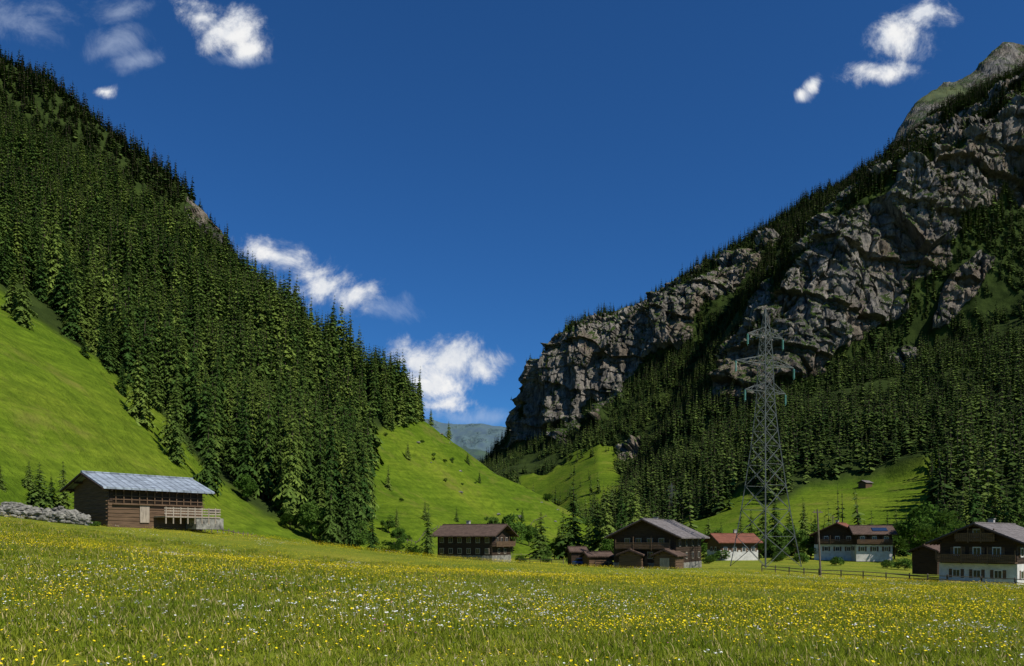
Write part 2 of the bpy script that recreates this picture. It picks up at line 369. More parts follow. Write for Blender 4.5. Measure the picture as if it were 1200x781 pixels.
def spruce(name,H,R,levels,nb,sub,seed,mat):
    r=random.Random(seed); vs=[];fs=[];mi=[]
    k=6; ph=r.uniform(0,6.3); pw=r.uniform(.7,1.0)
    for i in range(k):
        a=2*math.pi*i/k; vs.append((math.cos(a)*H*.014,math.sin(a)*H*.014,-1.0))
    vs.append((0,0,H*.97))
    for i in range(k): fs.append((i,(i+1)%k,k)); mi.append(1)
    for l in range(levels):
        t=(l+.6*r.random())/levels; z=H*(.05+.94*t); 
        prof=(1-t)**pw*(1.0 if t>.12 else .82+t)
        if l==levels-1: prof*=.7
        rad=R*prof*(1+.16*math.sin(l*1.7+ph))*r.uniform(.85,1.1)+.12
        n=max(4,int(nb*(.55+.6*(1-t)))); off=r.random()*6.3
        for j in range(n):
            if r.random()<.1: continue
            a=off+2*math.pi*(j+r.uniform(-.3,.3))/n; ln=rad*r.uniform(.55,1.25); z0=z+r.uniform(-.35,.35)
            droop=ln*(.30+.25*(1-t))*r.uniform(.7,1.3); up=ln*.1
            ca,sa=math.cos(a),math.sin(a); w=ln*.30+.1
            def pt(s,side,dz=0):
                rr=ln*s; zz=z0-droop*s*s+up*math.sin(s*3.1)+dz
                return (ca*rr-sa*side,sa*rr+ca*side,zz)
            if sub<=1:
                i0=len(vs); vs+= [pt(0,0,.15*rad),pt(.62,w*1.15,-.18*ln),pt(1,0),pt(.62,-w*1.15,-.18*ln)]
                fs+= [(i0,i0+1,i0+2),(i0,i0+2,i0+3)]; mi+=[0,0]
            else:
                for q in range(sub):
                    s0=.1+.9*q/sub; s1=min(1,s0+1.15/sub); ww=w*(1.25-.85*s0)*r.uniform(.75,1.25)
                    for sd in (1,-1):
                        i0=len(vs)
                        vs+= [pt(s0,0,.05),pt(s1,0,.03),pt(min(1.08,s0+.16+.3/sub),sd*ww,-ww*r.uniform(.3,.75))]
                        fs.append((i0,i0+1,i0+2)); mi.append(0)
                        if q%2==0:
                            i0=len(vs); vs+= [pt(s0,sd*ww*.15),pt(s1,sd*ww*.2),pt((s0+s1)/2,sd*ww*.35,-ww*r.uniform(.7,1.3))]
                            fs.append((i0,i0+1,i0+2)); mi.append(0)
    o=mkobj(name,vs,fs,mat,coll=PROTO); o.data.materials.append(M_bark); o.data.polygons.foreach_set('material_index',mi); return o
sp_near=[spruce('spruce_kind_%d'%i,22,R_,lv,nb,4,i+1,M_spr) for i,(R_,lv,nb) in enumerate([(3.3,26,10),(2.8,26,9),(3.9,24,10),(2.5,28,9),(3.5,22,9),(3.1,20,8)])]
sp_mid=[spruce('spruce_mid_kind_%d'%i,22,R_,19,8,2,i+11,M_spr) for i,R_ in enumerate((3.3,2.8,3.9,3.0,3.5,2.4))]
sp_far=[spruce('spruce_far_kind_%d'%i,22,R_,12,6,1,i+31,M_sprf) for i,R_ in enumerate((3.3,2.8,3.8,3.0,2.4))]
def broad(name,H,R,seed,nl=2600,ls=.34):
    r=random.Random(seed); vs=[];fs=[];mi=[]
    def tube(a,b,ra,rb,k=6):
        a=Vector(a);b=Vector(b);d=(b-a).normalized(); u=d.orthogonal().normalized(); w=d.cross(u); i0=len(vs)
        for p,rr in ((a,ra),(b,rb)):
            for i in range(k):
                an=2*math.pi*i/k; vs.append(tuple(p+(u*math.cos(an)+w*math.sin(an))*rr))
        for i in range(k): fs.append((i0+i,i0+(i+1)%k,i0+k+(i+1)%k,i0+k+i)); mi.append(1)
    tube((0,0,-.6),(0.1,0,H*.35),H*.026,H*.02); cl=[]
    for i in range(16):
        a=r.uniform(0,6.3); e=r.uniform(.0,1); rr=R*math.sqrt(1-(2*e-1)**2*.8)*r.uniform(.45,.85)
        c=(math.cos(a)*rr,math.sin(a)*rr,H*(.28+.6*e)); cl.append((c,R*r.uniform(.26,.46)))
        tube((0.05,0,H*.3*r.uniform(.6,1.1)),c,H*.010,H*.004,4)
    for i in range(nl):
        c,cr=r.choice(cl); v=Vector((r.gauss(0,1),r.gauss(0,1),r.gauss(0,1))).normalized()*cr*r.uniform(.55,1.08)
        p=Vector(c)+Vector((v.x,v.y,v.z*.8)); u=Vector((r.gauss(0,1),r.gauss(0,1),r.gauss(0,1))).normalized(); w=u.orthogonal().normalized(); s=ls*r.uniform(.6,1.2)
        i0=len(vs); vs+= [tuple(p-u*s),tuple(p+w*s*.6),tuple(p+u*s),tuple(p-w*s*.6)]; fs.append((i0,i0+1,i0+2,i0+3)); mi.append(0)
    o=mkobj(name,vs,fs,M_leaf,coll=PROTO); o.data.materials.append(M_bark); o.data.polygons.foreach_set('material_index',mi); return o
br=[broad('broadleaf_kind_%d'%i,10,4.0,i+60) for i in range(3)]
bush=[broad('bush_kind_%d'%i,3,2.0,i+80,900,.2) for i in range(2)]
def sample(name,area_per,maxpx=(-120,1320)):
    V,v,rock,grass,px,py,crest=LOFT[name]
    a=V[:-1,:-1];b_=V[:-1,1:];c_=V[1:,:-1]
    ar=np.linalg.norm(np.cross(b_-a,c_-a),axis=-1)
    ar[v[:-1]>crest]=0; ar[(px[:-1,:-1]<maxpx[0])|(px[:-1,:-1]>maxpx[1])]=0
    ar=ar*(1-.55*np.clip(rock[:-1,:-1],0,1))
    tot=ar.sum(); n=int(tot/area_per); k=rng.choice(ar.size,n,p=(ar/tot).reshape(-1)); i,j=np.unravel_index(k,ar.shape)
    s,t=rng.random((n,1)),rng.random((n,1))
    p=a[i,j]+(b_[i,j]-a[i,j])*s+(c_[i,j]-a[i,j])*t
    return p,rock[i,j],grass[i,j],i,j
p,rk,gr,i,j=sample('hill',20)
ppx,ppy=proj(p); nz=fbm(p/16,3,77)-.5
sd=sdpoly(ppx,ppy,forestL); keep=(sd+nz*40>2)
stray=(sd>-26)&(sd<=0)&(ppx<430)&(rng.random(len(p))<.035); keep|=stray
hole=sdpoly(ppx,ppy,[(372,438),(400,428),(440,475),(436,505),(405,470)]); keep&=~(hole>0)
keep&=(fbm(p/26,3,79)>.34)
p=p[keep]; sdk=sd[keep]; d=p[:,1]; n=len(p)
sc=(.45+.85*rng.random(n)**.9)*(1+1.0*(fbm(p/32,2,5)-.5)); sc=np.where(rng.random(n)<.10,sc*1.3,sc); sc=np.clip(sc,.32,1.5); sc=np.where(sdk<2,sc*.6,sc)
near=d<270
for nm,msk,pr in (('spruce_forest',near,sp_near),('spruce_forest_upper',~near,sp_mid)):
    q=p[msk]; s=sc[msk]; scatter(nm,q-[0,0,.5],rng.uniform(0,6.28,len(q)),np.stack([s**.7*rng.uniform(.85,1.3,len(q)),s**.7*1.08,s],-1),pr,tilt=rng.normal(0,.035,(len(q),2)))
for ln,nm,ar in (('forested_ridge','ridge_forest',46),('mountain','mountain_forest',54),('cliff_mountain','cliff_mountain_forest',44)):
    p,rk,gr,i,j=sample(ln,ar)
    nz=fbm(p/26,4,91,.6); nz2=fbm(p/60,3,93)
    keep=((gr<.35)|((gr>=.35)&(fbm(p/25,2,97)>.70)))&((rk<.4)|((rk>=.4)&(nz>.53)))&(nz2>.31)
    p=p[keep]; rk=rk[keep]; n=len(p); s=(.38+.95*rng.random(n)**1.2)*np.where(rk>.4,.5,1.)*(1+1.1*(nz2[keep]-.5))
    scatter(nm,p-[0,0,.6],rng.uniform(0,6.28,n),np.stack([s**.75*1.15,s**.75*1.15,s],-1),sp_far,tilt=rng.normal(0,.035,(n,2)))
p,rk,gr,i,j=sample('hill',260,(425,700)); ppx,ppy=proj(p); k=(gr>.8)&(ppy<640)&(rng.random(len(p))<.10+.5*(fbm(p/25,3,101)>.55)); p=p[k]
scatter('hillside_scrub',p,rng.uniform(0,6.28,len(p)),rng.uniform(.25,.8,len(p)),bush)
# ---------------------------------------------------------------- single trees
def hillz(x,y):
    best=gz(x,y)
    for nm in ('hill','mountain','cliff_mountain'):
        V=LOFT[nm][0]; dd=(V[...,0]-x)**2+(V[...,1]-y)**2; k=dd.argmin()
        if dd.reshape(-1)[k]<36: best=max(best,V.reshape(-1,3)[k,2])
    return best
def tree(name,protos,px,d,hpx,base=22,wide=1.0,py=None):
    x=(px-600)/F*d; z=hillz(x,d); pr=random.choice(protos)
    o=bpy.data.objects.new(name,pr.data); COL.objects.link(o); s=hpx*d/F/base
    o.location=(x,d,z-.2); o.scale=(s*wide,s*wide,s); o.rotation_euler[2]=random.uniform(0,6.28); return o
for px,d,h,w in [(46,97,60,1.6),(74,99,72,1.35),(60,100,42,1.7),(34,100,36,1.6),(0,94,34,1.6),
   (436,188,66,1.3),(502,165,70,1.25),(388,190,120,1),(408,192,100,1.1),(634,250,60,2.0),(672,235,100,1.7),(660,270,60,1.6),(700,230,80,1.6),(712,225,88,1.5),(690,245,62,1.5),
   (728,225,84,1.5),(745,230,98,1.4),(738,240,100,1.3),(765,260,74,1.5),(757,250,70,1.5),(479,410,22,1.3),(505,420,22,1.3),(526,415,24,1.3),
   (455,300,30,1.4),(478,350,22,1.4),(548,400,14,1.5),(562,380,15,1.5),(590,330,18,1.5),(535,290,20,1.5),(498,260,24,1.4),(612,360,16,1.5),(628,340,20,1.5),(575,270,22,1.6),(655,330,26,1.5),(465,240,26,1.4),
   (830,240,50,1.4),(845,225,44,1.5),(868,240,58,1.5),(880,220,62,1.4),(895,226,68,1.4),(908,230,74,1.4),(925,240,60,1.5),(942,235,68,1.4),(955,240,52,1.4),
   (1040,240,56,1.4),(1050,250,62,1.3),(1062,235,58,1.4),(1125,190,78,1.3),(1140,200,100,1.2),(1152,190,92,1.3),(1166,205,110,1.2),(1180,190,100,1.3),(1195,200,120,1.2),(1210,185,110,1.3),(1132,215,90,1.3),(1110,205,70,1.4),(718,600,40,1.3),(728,640,50,1.2)]:
    tree('spruce_tree',sp_near,px,d,h,22,w)
for px,d,h in [(1085,185,72),(1070,200,60),(1100,178,66),(600,270,45),(1008,215,36),(932,220,40),(468,215,26),(455,230,22),(1048,210,38),(650,240,26),(890,210,36),(1190,170,52),(418,200,40),(340,193,30),(365,192,46),(375,193,40),(290,196,34),(845,215,36),(818,230,34),(580,300,24),(620,290,26),(715,210,30),(755,215,34),(640,225,18),(950,205,30),(915,200,26)]:
    tree('broadleaf_tree',br,px,d,h,10,1.0)
for px,d,h in [(475,205,22),(455,208,18),(610,200,10),(845,200,14),(1060,150,16),(1040,155,12),(670,180,10),(830,175,12),(980,170,12),(240,105,4),(690,400,12),(670,420,10),(640,415,9),(940,180,14),(910,190,12),(750,165,8),(640,190,9)]:
    tree('bush',bush,px,d,h,3,1.2)
# ---------------------------------------------------------------- building parts
M_log=simple('weathered_timber',(.12,.075,.043),.35,1.2,stretch=(.6,.6,9))
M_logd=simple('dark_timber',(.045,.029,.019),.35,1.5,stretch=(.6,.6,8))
M_pale=simple('pale_boards',(.30,.25,.19),.3,2,stretch=(5,5,.6))
M_plaster=simple('white_plaster',(.56,.54,.49),.16,1.2)
M_stone=simple('rubble_stone',(.19,.18,.15),.55,2.2,bumpd=.05)
M_chim=simple('chimney_render',(.36,.34,.31),.2,3)
M_glass,nt,b=newmat('window_glass'); b.inputs['Base Color'].default_value=(.02,.025,.03,1); b.inputs['Roughness'].default_value=.08; b.inputs['Specular IOR Level'].default_value=.6
M_white=simple('white_window_paint',(.6,.58,.53),.08,4,bumpd=0)
M_wfr=simple('weathered_window_frame',(.26,.22,.17),.2,4,bumpd=0)
def roofmat(name,col,var,tile,metal=False):
    m,nt,b=newmat(name); tc=N(nt,'ShaderNodeTexCoord').outputs['Object']
    n=noise(nt,tc,1.3,6,.7); n2=noise(nt,mapping(nt,tc,(.25,2,2)),2.0,3,.6)
    c=ramp(nt,n,[(.25,tuple(x*(1-var) for x in col)),(.75,tuple(x*(1+var) for x in col))])
    w=N(nt,'ShaderNodeTexWave',wave_type='BANDS',bands_direction='X'); w.inputs['Scale'].default_value=tile; w.inputs['Distortion'].default_value=.3; nt.links.new(tc,w.inputs['Vector'])
    w2=N(nt,'ShaderNodeTexWave',wave_type='BANDS',bands_direction='Y'); w2.inputs['Scale'].default_value=tile*.8; w2.inputs['Distortion'].default_value=.3; nt.links.new(tc,w2.inputs['Vector'])
    c=mix(nt,1.0,c,ramp(nt,n2,[(.3,.65),(.7,1.25)]),'MULTIPLY')
    c=mix(nt,1.0,c,ramp(nt,w.outputs['Fac'],[(.0,.6),(.25,1.0)]),'MULTIPLY')
    if not metal: c=mix(nt,1.0,c,ramp(nt,w2.outputs['Fac'],[(.0,.65),(.3,1.0)]),'MULTIPLY')
    nt.links.new(c,b.inputs['Base Color']); b.inputs['Roughness'].default_value=.5 if metal else .85
    bump(nt,b,w.outputs['Fac'],.5,.03); return m
M_rmetal=roofmat('sheet_metal_roof',(.27,.31,.35),.5,.35,True)
M_rgrey=roofmat('grey_shingle_roof',(.19,.17,.16),.4,.9)
M_rbrown=roofmat('brown_shingle_roof',(.12,.08,.06),.4,.9)
M_rred=roofmat('red_tile_roof',(.24,.095,.06),.3,.9)
M_solar=simple('solar_panel',(.02,.035,.07),.1,2,.2,.6,bumpd=0)
M_steel=simple('galvanised_steel',(.10,.112,.108),.2,1,.6,.3,bumpd=0)
M_ins,nt,b=newmat('glass_insulator'); b.inputs['Base Color'].default_value=(.12,.3,.28,1); b.inputs['Roughness'].default_value=.2
def empty(name,loc,rot=0):
    e=bpy.data.objects.new(name,None); COL.objects.link(e); e.location=loc; e.rotation_euler[2]=rot; e.empty_display_size=.5; return e
class MB:
    def __init__(s): s.v=[];s.f=[]
    def box(s,c,sz,rot=None):
        i=len(s.v)
        for dx in (-.5,.5):
            for dy in (-.5,.5):
                for dz in (-.5,.5):
                    p=Vector((dx*sz[0],dy*sz[1],dz*sz[2]))
                    if rot: p=rot@p
                    s.v.append((c[0]+p.x,c[1]+p.y,c[2]+p.z))
        for q in ((0,1,3,2),(4,6,7,5),(0,4,5,1),(2,3,7,6),(0,2,6,4),(1,5,7,3)): s.f.append(tuple(i+k for k in q))
    def beam(s,a,b,r):
        a=Vector(a);b=Vector(b);d=b-a
        if d.length<1e-6: return
        q=d.to_track_quat('Z','Y').to_matrix(); s.box((a+b)/2,(r*2,r*2,d.length),q)
    def prism(s,poly,x0,x1):
        i=len(s.v);n=len(poly)
        for x in (x0,x1):
            for y,z in poly: s.v.append((x,y,z))
        s.f.append(tuple(i+k for k in range(n))[::-1]); s.f.append(tuple(i+n+k for k in range(n)))
        for k in range(n): s.f.append((i+k,i+(k+1)%n,i+n+(k+1)%n,i+n+k))
    def obj(s,name,mat,parent=None): return mkobj(name,s.v,s.f,mat,parent)
def chalet(name,px,py,d,rot,L,W,he,pitch,roof,wall=None,ground_h=0,gmat=None,over=1.1,win_long=(),win_gab=(),balc_gab=None,balc_long=None,doors=(),chim=None,front=-1,solar=False,shutters=True,slat=False,frame=None):
    wall=wall or M_logd; x,y=(px-600)/F*d,d; z=(HY-py)/F*d
    e=empty(name,(x,y,z),math.radians(rot)); tp=math.tan(math.radians(pitch)); hr=he+W/2*tp
    m=MB(); m.prism([(-W/2,-1.5),(W/2,-1.5),(W/2,he),(0,hr),(-W/2,he)],-L/2,L/2); m.obj('walls',wall,e)
    if ground_h:
        m=MB(); m.box((0,0,(ground_h-1.6)/2),(L+.16,W+.16,ground_h+1.6)); m.obj('ground_floor',gmat or M_plaster,e)
    m=MB(); k=ground_h+.3
    while k<he-.1:
        m.box((0,-W/2-.02,k),(L+.5*slat,.07,.09)); m.box((front*(L/2+.02),0,k),(.07,W+.5*slat,.09)); k+=.42
    m.obj('log_courses',wall,e)
    th=.22
    for sgn,nm in ((-1,'roof_front'),(1,'roof_back')):
        yE=sgn*(W/2+over); zE=he-over*tp
        mm=MB(); mm.prism([(0,hr+.04),(yE,zE+.04),(yE,zE+.04+th),(0,hr+.04+th)] if sgn>0 else [(yE,zE+.04),(0,hr+.04),(0,hr+.04+th),(yE,zE+.04+th)],-L/2-over,L/2+over)
        mm.obj(nm,roof,e)
    m=MB(); m.box((0,0,hr+.3),(L+2*over+.05,.35,.12))
    m.obj('ridge_cap',roof,e)
    m=MB()
    for sgn in (-1,1):
        for xe in (-1,1):
            a=(xe*(L/2+over+.03),0,hr+.02); bb=(xe*(L/2+over+.03),sgn*(W/2+over),he-over*tp+.02); m.beam(a,bb,.09)
        nr=int(L/1.2)
        for q in range(nr+1):
            xx=-L/2+L*q/nr; m.beam((xx,sgn*W/2*.98,he-.1),(xx,sgn*(W/2+over*.95),he-.1-over*tp*.95),.07)
    for yy in (-W/2,-W/4,0,W/4,W/2):
        zz=hr-abs(yy)*tp-.16; m.box((0,yy,zz),(L+2*over*.9,.2,.22))
    m.obj('rafters',M_logd,e)
    fr=MB();gl=MB();sh=MB()
    def win(kind,u,zc,w=.85,h=1.05):
        if kind=='long':
            fr.box((u,-W/2-.05,zc),(w+.18,.16,h+.18)); 
            for s in (-1,1): gl.box((u+s*w*.25,-W/2-.12,zc),(w*.42,.06,h*.88))
            if shutters:
                for s in (-1,1): sh.box((u+s*(w*.78+.06),-W/2-.10,zc),(w*.48,.05,h+.1))
        else:
            xx=front*(L/2)
            fr.box((xx+front*.05,u,zc),(.16,w+.18,h+.18))
            for s in (-1,1): gl.box((xx+front*.12,u+s*w*.25,zc),(.06,w*.42,h*.88))
            if shutters:
                for s in (-1,1): sh.box((xx+front*.10,u+s*(w*.78+.06),zc),(.05,w*.48,h+.1))
    for zc,n in win_long:
        for q in range(n): win('long',-L/2+L*(q+.5)/n,zc)
    for zc,n,wd in win_gab:
        for q in range(n): win('gab',-wd/2+wd*(q+.5)/n,zc)
    if fr.v: fr.obj('window_frames',frame or M_white,e); gl.obj('window_panes',M_glass,e)
    if sh.v: sh.obj('shutters',M_log,e)
    dm=MB()
    for kind,u,w,h in doors:
        if kind=='long': dm.box((u,-W/2-.08,h/2+.05),(w,.12,h))
        else: dm.box((front*(L/2+.08),u,h/2+.05),(.12,w,h))
    if dm.v: dm.obj('door',M_pale if slat else M_log,e)
    bm_=MB()
    def balc(kind,zc,ln):
        dep_=1.1
        if kind=='gab':
            xx=front*(L/2+dep_/2); bm_.box((xx,0,zc),(dep_,ln,.14)); xo=front*(L/2+dep_)
            bm_.box((xo,0,zc+1.0),(.1,ln,.1)); bm_.box((xo,0,zc+.35),(.04,ln,.12))
            k=-ln/2
            while k<=ln/2: bm_.box((xo,k,zc+.52),(.04,.17,.95)); k+=.22
            for k in (-ln/2,-ln/6,ln/6,ln/2): bm_.box((xo,k,zc+.9),(.13,.13,2.3 if abs(k)<ln*.3 else 1.4))
        else:
            yy=-W/2-dep_/2; bm_.box((0,yy,zc),(ln,dep_,.14)); yo=-W/2-dep_
            bm_.box((0,yo,zc+1.0),(ln,.1,.1)); k=-ln/2
            while k<=ln/2: bm_.box((k,yo,zc+.52),(.17,.04,.95)); k+=.22
    if balc_gab: 
        for zc,ln in balc_gab: balc('gab',zc,ln)
    if balc_long: balc('long',*balc_long)
    if bm_.v: bm_.obj('balcony',M_log,e)
    if chim:
        m=MB(); xx,yy=chim; zt=hr-abs(yy)*tp; m.box((xx,yy,zt+.45),(.7,.7,1.9)); m.obj('chimney',M_chim,e)
        m=MB(); m.box((xx,yy,zt+1.47),(.9,.9,.12)); m.obj('chimney_cap',M_stone,e)
    if solar:
        q=Matrix.Rotation(math.radians(pitch),3,'X'); m=MB(); yc=-(W/4+.6); m.box((1.5,yc,hr+yc*tp+.36),(3.4,2.0,.08),q); m.obj('solar_panels',M_solar,e)
    return e
hut=chalet('log_barn',164,614,94,54,11.5,7.6,4.0,21,M_rmetal,M_log,over=1.0,doors=[('long',-1.6,1.1,2.0)],slat=True)
m=MB()
for k in np.arange(-5,5.6,.9): m.box((k,-4.05,2.9),(.1,.1,1.7))
m.box((.2,-4.05,2.1),(11,.12,.14)); m.box((.2,-4.05,2.6),(11,.05,.08)); m.box((.2,-4.05,3.0),(11,.05,.08)); m.obj('gallery_rails',M_log,hut)
m=MB(); m.box((0,-3.87,3.1),(11.2,.1,1.5)); m.obj('painted_eave_shade',M_logd,hut)  # dark timber sheet paints the shade under the eaves on the upper front
m=MB(); m.box((3,-5.1,.75),(7,2.4,.16))
for k in np.arange(-.4,6.6,.9): m.box((k,-6.2,.9),(.12,.12,1.9))
for zz in (1.1,1.4,1.7): m.box((3.0,-6.22,zz),(7.2,.06,.14))
m.box((6.5,-5.1,1.5),(.06,2.2,.5)); m.obj('deck_railing',M_pale,hut)
m=MB(); m.box((5.2,-5.1,.0),(3.6,2.2,1.3)); m.obj('deck_base',M_stone,hut)
chalet('farmhouse',556,657,172,-25,13,9.2,5.6,23,M_rbrown,M_logd,1.2,M_stone,1.3,win_long=[(2.1,6),(4.4,6)],win_gab=[(2.1,2,6),(4.4,3,7)],balc_gab=[(3.1,9.2)],front=1,chim=(-2,1),shutters=False,frame=M_wfr)
h3_=chalet('timber_house',772,665,142,62,16,11,5.7,25,M_rgrey,M_logd,1.0,M_stone,1.3,win_long=[(2.2,4),(4.4,4)],win_gab=[(2.3,4,8.5),(4.6,4,8)],balc_gab=[(3.4,9.5)],chim=(3,1.5),shutters=False,doors=[('gab',0,1.2,2.1)],frame=M_wfr)
chalet('shed',784,667,132,60,4.2,3.6,2.3,24,M_rbrown,M_log,over=.5,doors=[('gab',0,1.6,1.8)],slat=True)
chalet('shed',742,664,136,62,3.0,4.0,2.0,20,M_rbrown,M_log,over=.4)
chalet('shed',700,664,150,15,4.6,3.6,1.9,20,M_rbrown,M_log,over=.4)
chalet('shed',676,660,158,10,3.0,3.0,2.3,25,M_rbrown,M_logd,over=.4)
chalet('red_roof_house',858,652,205,10,10,8,3.8,24,M_rred,M_log,1.6,M_plaster,over=1.0,win_long=[(1.8,4)],win_gab=[(1.8,2,5)],chim=(1,.5))
chalet('country_house',986,650,205,58,11,11,5.3,25,M_rred,M_logd,2.6,M_plaster,1.2,win_long=[(1.5,3),(4.0,3)],win_gab=[(1.5,3,8),(4.1,3,8)],balc_gab=[(2.9,9)],chim=(0,1))
chalet('country_house',1020,650,196,-12,8,8,5.2,23,M_rbrown,M_logd,2.4,M_plaster,1.0,win_long=[(1.4,3),(3.9,3)],balc_long=(2.7,8),win_gab=[(1.5,2,5)],solar=True)
chalet('chalet',1166,684,110,42,14,9.2,6.0,24,M_rgrey,M_logd,2.9,M_plaster,1.35,win_long=[(1.5,4),(4.4,4)],win_gab=[(1.55,3,7.5),(4.5,3,7.0),(6.9,1,1)],balc_gab=[(3.1,9.4),(5.9,4.6)],chim=(2.5,1.2))
chalet('shed',1092,662,128,35,4.5,4,2.2,22,M_rbrown,M_logd,over=.5)
chalet('hay_hut',1014,572,470,30,6,5,3,25,M_rgrey,M_log,over=.6)
# ---------------------------------------------------------------- dry stone wall
def rock(vs,fs,c,s,r):
    bm=bmesh.new(); bmesh.ops.create_icosphere(bm,subdivisions=1,radius=1); i0=len(vs)
    q=Matrix.Rotation(r.uniform(0,6.3),3,Vector((r.gauss(0,1),r.gauss(0,1),r.gauss(0,1))).normalized())
    for v in bm.verts:
        p=q@(v.co*r.uniform(.75,1.2)); vs.append((c[0]+p.x*s[0],c[1]+p.y*s[1],c[2]+p.z*s[2]))
    for f in bm.faces: fs.append(tuple(i0+v.index for v in f.verts))
    bm.free()
r=random.Random(3); vs=[];fs=[]
for k in range(1500):
    t=r.random(); px=-60+t*165; d=84+2*t+r.uniform(-.7,.7); x=(px-600)/F*d; hh=(1.6-1.0*abs(t-.7)+.5*math.sin(t*17)*.5)*r.random()**.8*(1-abs(d-84-2*t)*.6)
    s=r.uniform(.12,.36); rock(vs,fs,(x,d,gz(x,d)+hh),(s*1.3,s,s*.75),r)
mkobj('stone_wall',vs,fs,M_stone)
for px in (18,40,66,88,100,110): tree('bush',bush,px,85+px*.01,random.uniform(5,9),3,1.6)
r=random.Random(5)
p,rk,gr,i,j=sample('hill',400,(440,680)); ppx,ppy=proj(p); k=(gr>.8)&(ppy<615)&(fbm(p/30,2,121)>.5); p=p[k][:46]
for q in p:
    s=r.uniform(.4,1.1); vs=[];fs=[]
    for t in range(3): rock(vs,fs,(q[0]+r.uniform(-s,s),q[1]+r.uniform(-s,s),q[2]+s*.2),(s,s*.8,s*.6),r)
    mkobj('boulder',vs,fs,M_stone)
# ---------------------------------------------------------------- fences
M_fence=simple('weathered_fence_wood',(.13,.105,.08),.35,3,stretch=(1,1,1))
def fence(name,pts,step=2.4,h=1.15,rails=(0.5,.95),onhill=False):
    m=MB(); P_=[np.array([(px-600)/F*d,d]) for px,d in pts]; prev=None; r=random.Random(len(pts))
    for a,b_ in zip(P_[:-1],P_[1:]):
        n=max(1,int(np.linalg.norm(b_-a)/step))
        for k in range(n+1):
            q=a+(b_-a)*k/n; z=hillz(*q) if onhill else gz(*q); cur=Vector((q[0],q[1],z))
            m.box((q[0]+r.uniform(-.04,.04),q[1],z+h/2-.2),(.13,.13,h+.4))
            if prev is not None and (cur-prev).length>.1:
                for rh in rails: m.beam(prev+Vector((0,-.09,rh+r.uniform(-.06,.06))),cur+Vector((0,-.09,rh+r.uniform(-.06,.06))),.05)
            prev=cur
    m.obj(name,M_fence)
fence('wooden_fence',[(893,122),(960,112),(1066,106)])
fence('wooden_fence',[(1066,106),(1110,100),(1150,98),(1230,94)])
fence('wooden_fence',[(608,172),(660,166)],2.2)
fence('wooden_fence',[(690,150),(730,140)],2.2)
fence('pasture_fence',[(462,215),(520,262),(560,300),(600,335),(640,380)],3.5,1.2,(.8,),True)
fence('pasture_fence',[(590,262),(640,275),(700,300)],3.5,1.2,(.8,),True)
fence('pasture_fence',[(240,104),(300,135),(400,178),(470,186),(510,182)],3.0,1.1,(.8,),True)
# ---------------------------------------------------------------- pylon
def pylon(name,px,py,d,H,rot,th=.72):
    e=empty(name,tuple(P(px,py,d)),math.radians(rot)); m=MB(); s=H/43; u=s*th
    prof=[(-1,4.2),(0,4.0),(8,2.9),(15,2.15),(21,1.55),(26,1.15),(30,.95),(34.5,.85),(39,.6),(43,.08)]
    def half(z):
        return float(np.interp(z,[a for a,_ in prof],[b for _,b in prof]))
    zs=[0,5,9.5,13.5,17,20,22.7,25.2,27.4,29.5,31.5,33,34.8,36.6,38,39.5,41,43]
    C=[(1,1),(1,-1),(-1,-1),(-1,1)]
    for a,b_ in zip(zs[:-1],zs[1:]):
        ha,hb=half(a),half(b_)
        for q in range(4):
            c1=C[q];c2=C[(q+1)%4]
            m.beam((c1[0]*ha*s,c1[1]*ha*s,a*s),(c1[0]*hb*s,c1[1]*hb*s,b_*s),.085*u*1.2)
            m.beam((c1[0]*ha*s,c1[1]*ha*s,a*s),(c2[0]*hb*s,c2[1]*hb*s,b_*s),.045*u)
            m.beam((c2[0]*ha*s,c2[1]*ha*s,a*s),(c1[0]*hb*s,c1[1]*hb*s,b_*s),.045*u)
            m.beam((c1[0]*hb*s,c1[1]*hb*s,b_*s),(c2[0]*hb*s,c2[1]*hb*s,b_*s),.036*u)
    ins=MB(); tips=[]
    for z,ln in ((29,4.6),(33.6,6.6),(38.3,4.0)):
        for sg in (-1,1):
            hb=half(z); tip=Vector((sg*ln,0,z+.2))*s; tips.append(tip)
            for yy in (-1,1):
                m.beam((sg*hb*s,yy*hb*s,z*s),tip,.06*u); m.beam((sg*hb*s,yy*hb*s,(z+1.5)*s),tip,.05*u)
                for t in (.25,.5,.75):
                    a=Vector((sg*hb*s,yy*hb*s,z*s)).lerp(tip,t); c_=Vector((sg*hb*s,yy*hb*s,(z+1.5)*s)).lerp(tip,max(0,t-.2)); m.beam(a,c_,.03*u)
            for t in (.25,.5,.75): m.beam(Vector((sg*hb*s,-hb*s,z*s)).lerp(tip,t),Vector((sg*hb*s,hb*s,z*s)).lerp(tip,t),.03*u)
            for q in range(8): ins.box(tip+Vector((0,0,-.3-.2*q))*s,(.26*s,.26*s,.09*s))
            ins.box(tip+Vector((0,0,-1))*s,(.05*s,.05*s,2.0*s))
    m.obj('lattice',M_steel,e); ins.obj('insulators',M_ins,e)
    return e,tips
e1,t1=pylon('power_pylon',897,664,134,43.3,28)
e2,t2=pylon('power_pylon',787,606,560,24,20,1)
for e_,tt in ((e1,t1),):
    w=MB(); M1=Matrix.Translation(e1.location)@Matrix.Rotation(e1.rotation_euler[2],4,'Z'); M2=Matrix.Translation(e2.location)@Matrix.Rotation(e2.rotation_euler[2],4,'Z')
    for a,b_ in zip(t1,t2):
        A_=M1@(a-Vector((0,0,2))); B_=M2@(b_-Vector((0,0,1.2))); pr=A_
        for k in range(1,25):
            t=k/24; q=A_.lerp(B_,t)-Vector((0,0,14*4*t*(1-t))); w.beam(pr,q,.014); pr=q
    w.obj('power_line',M_steel)
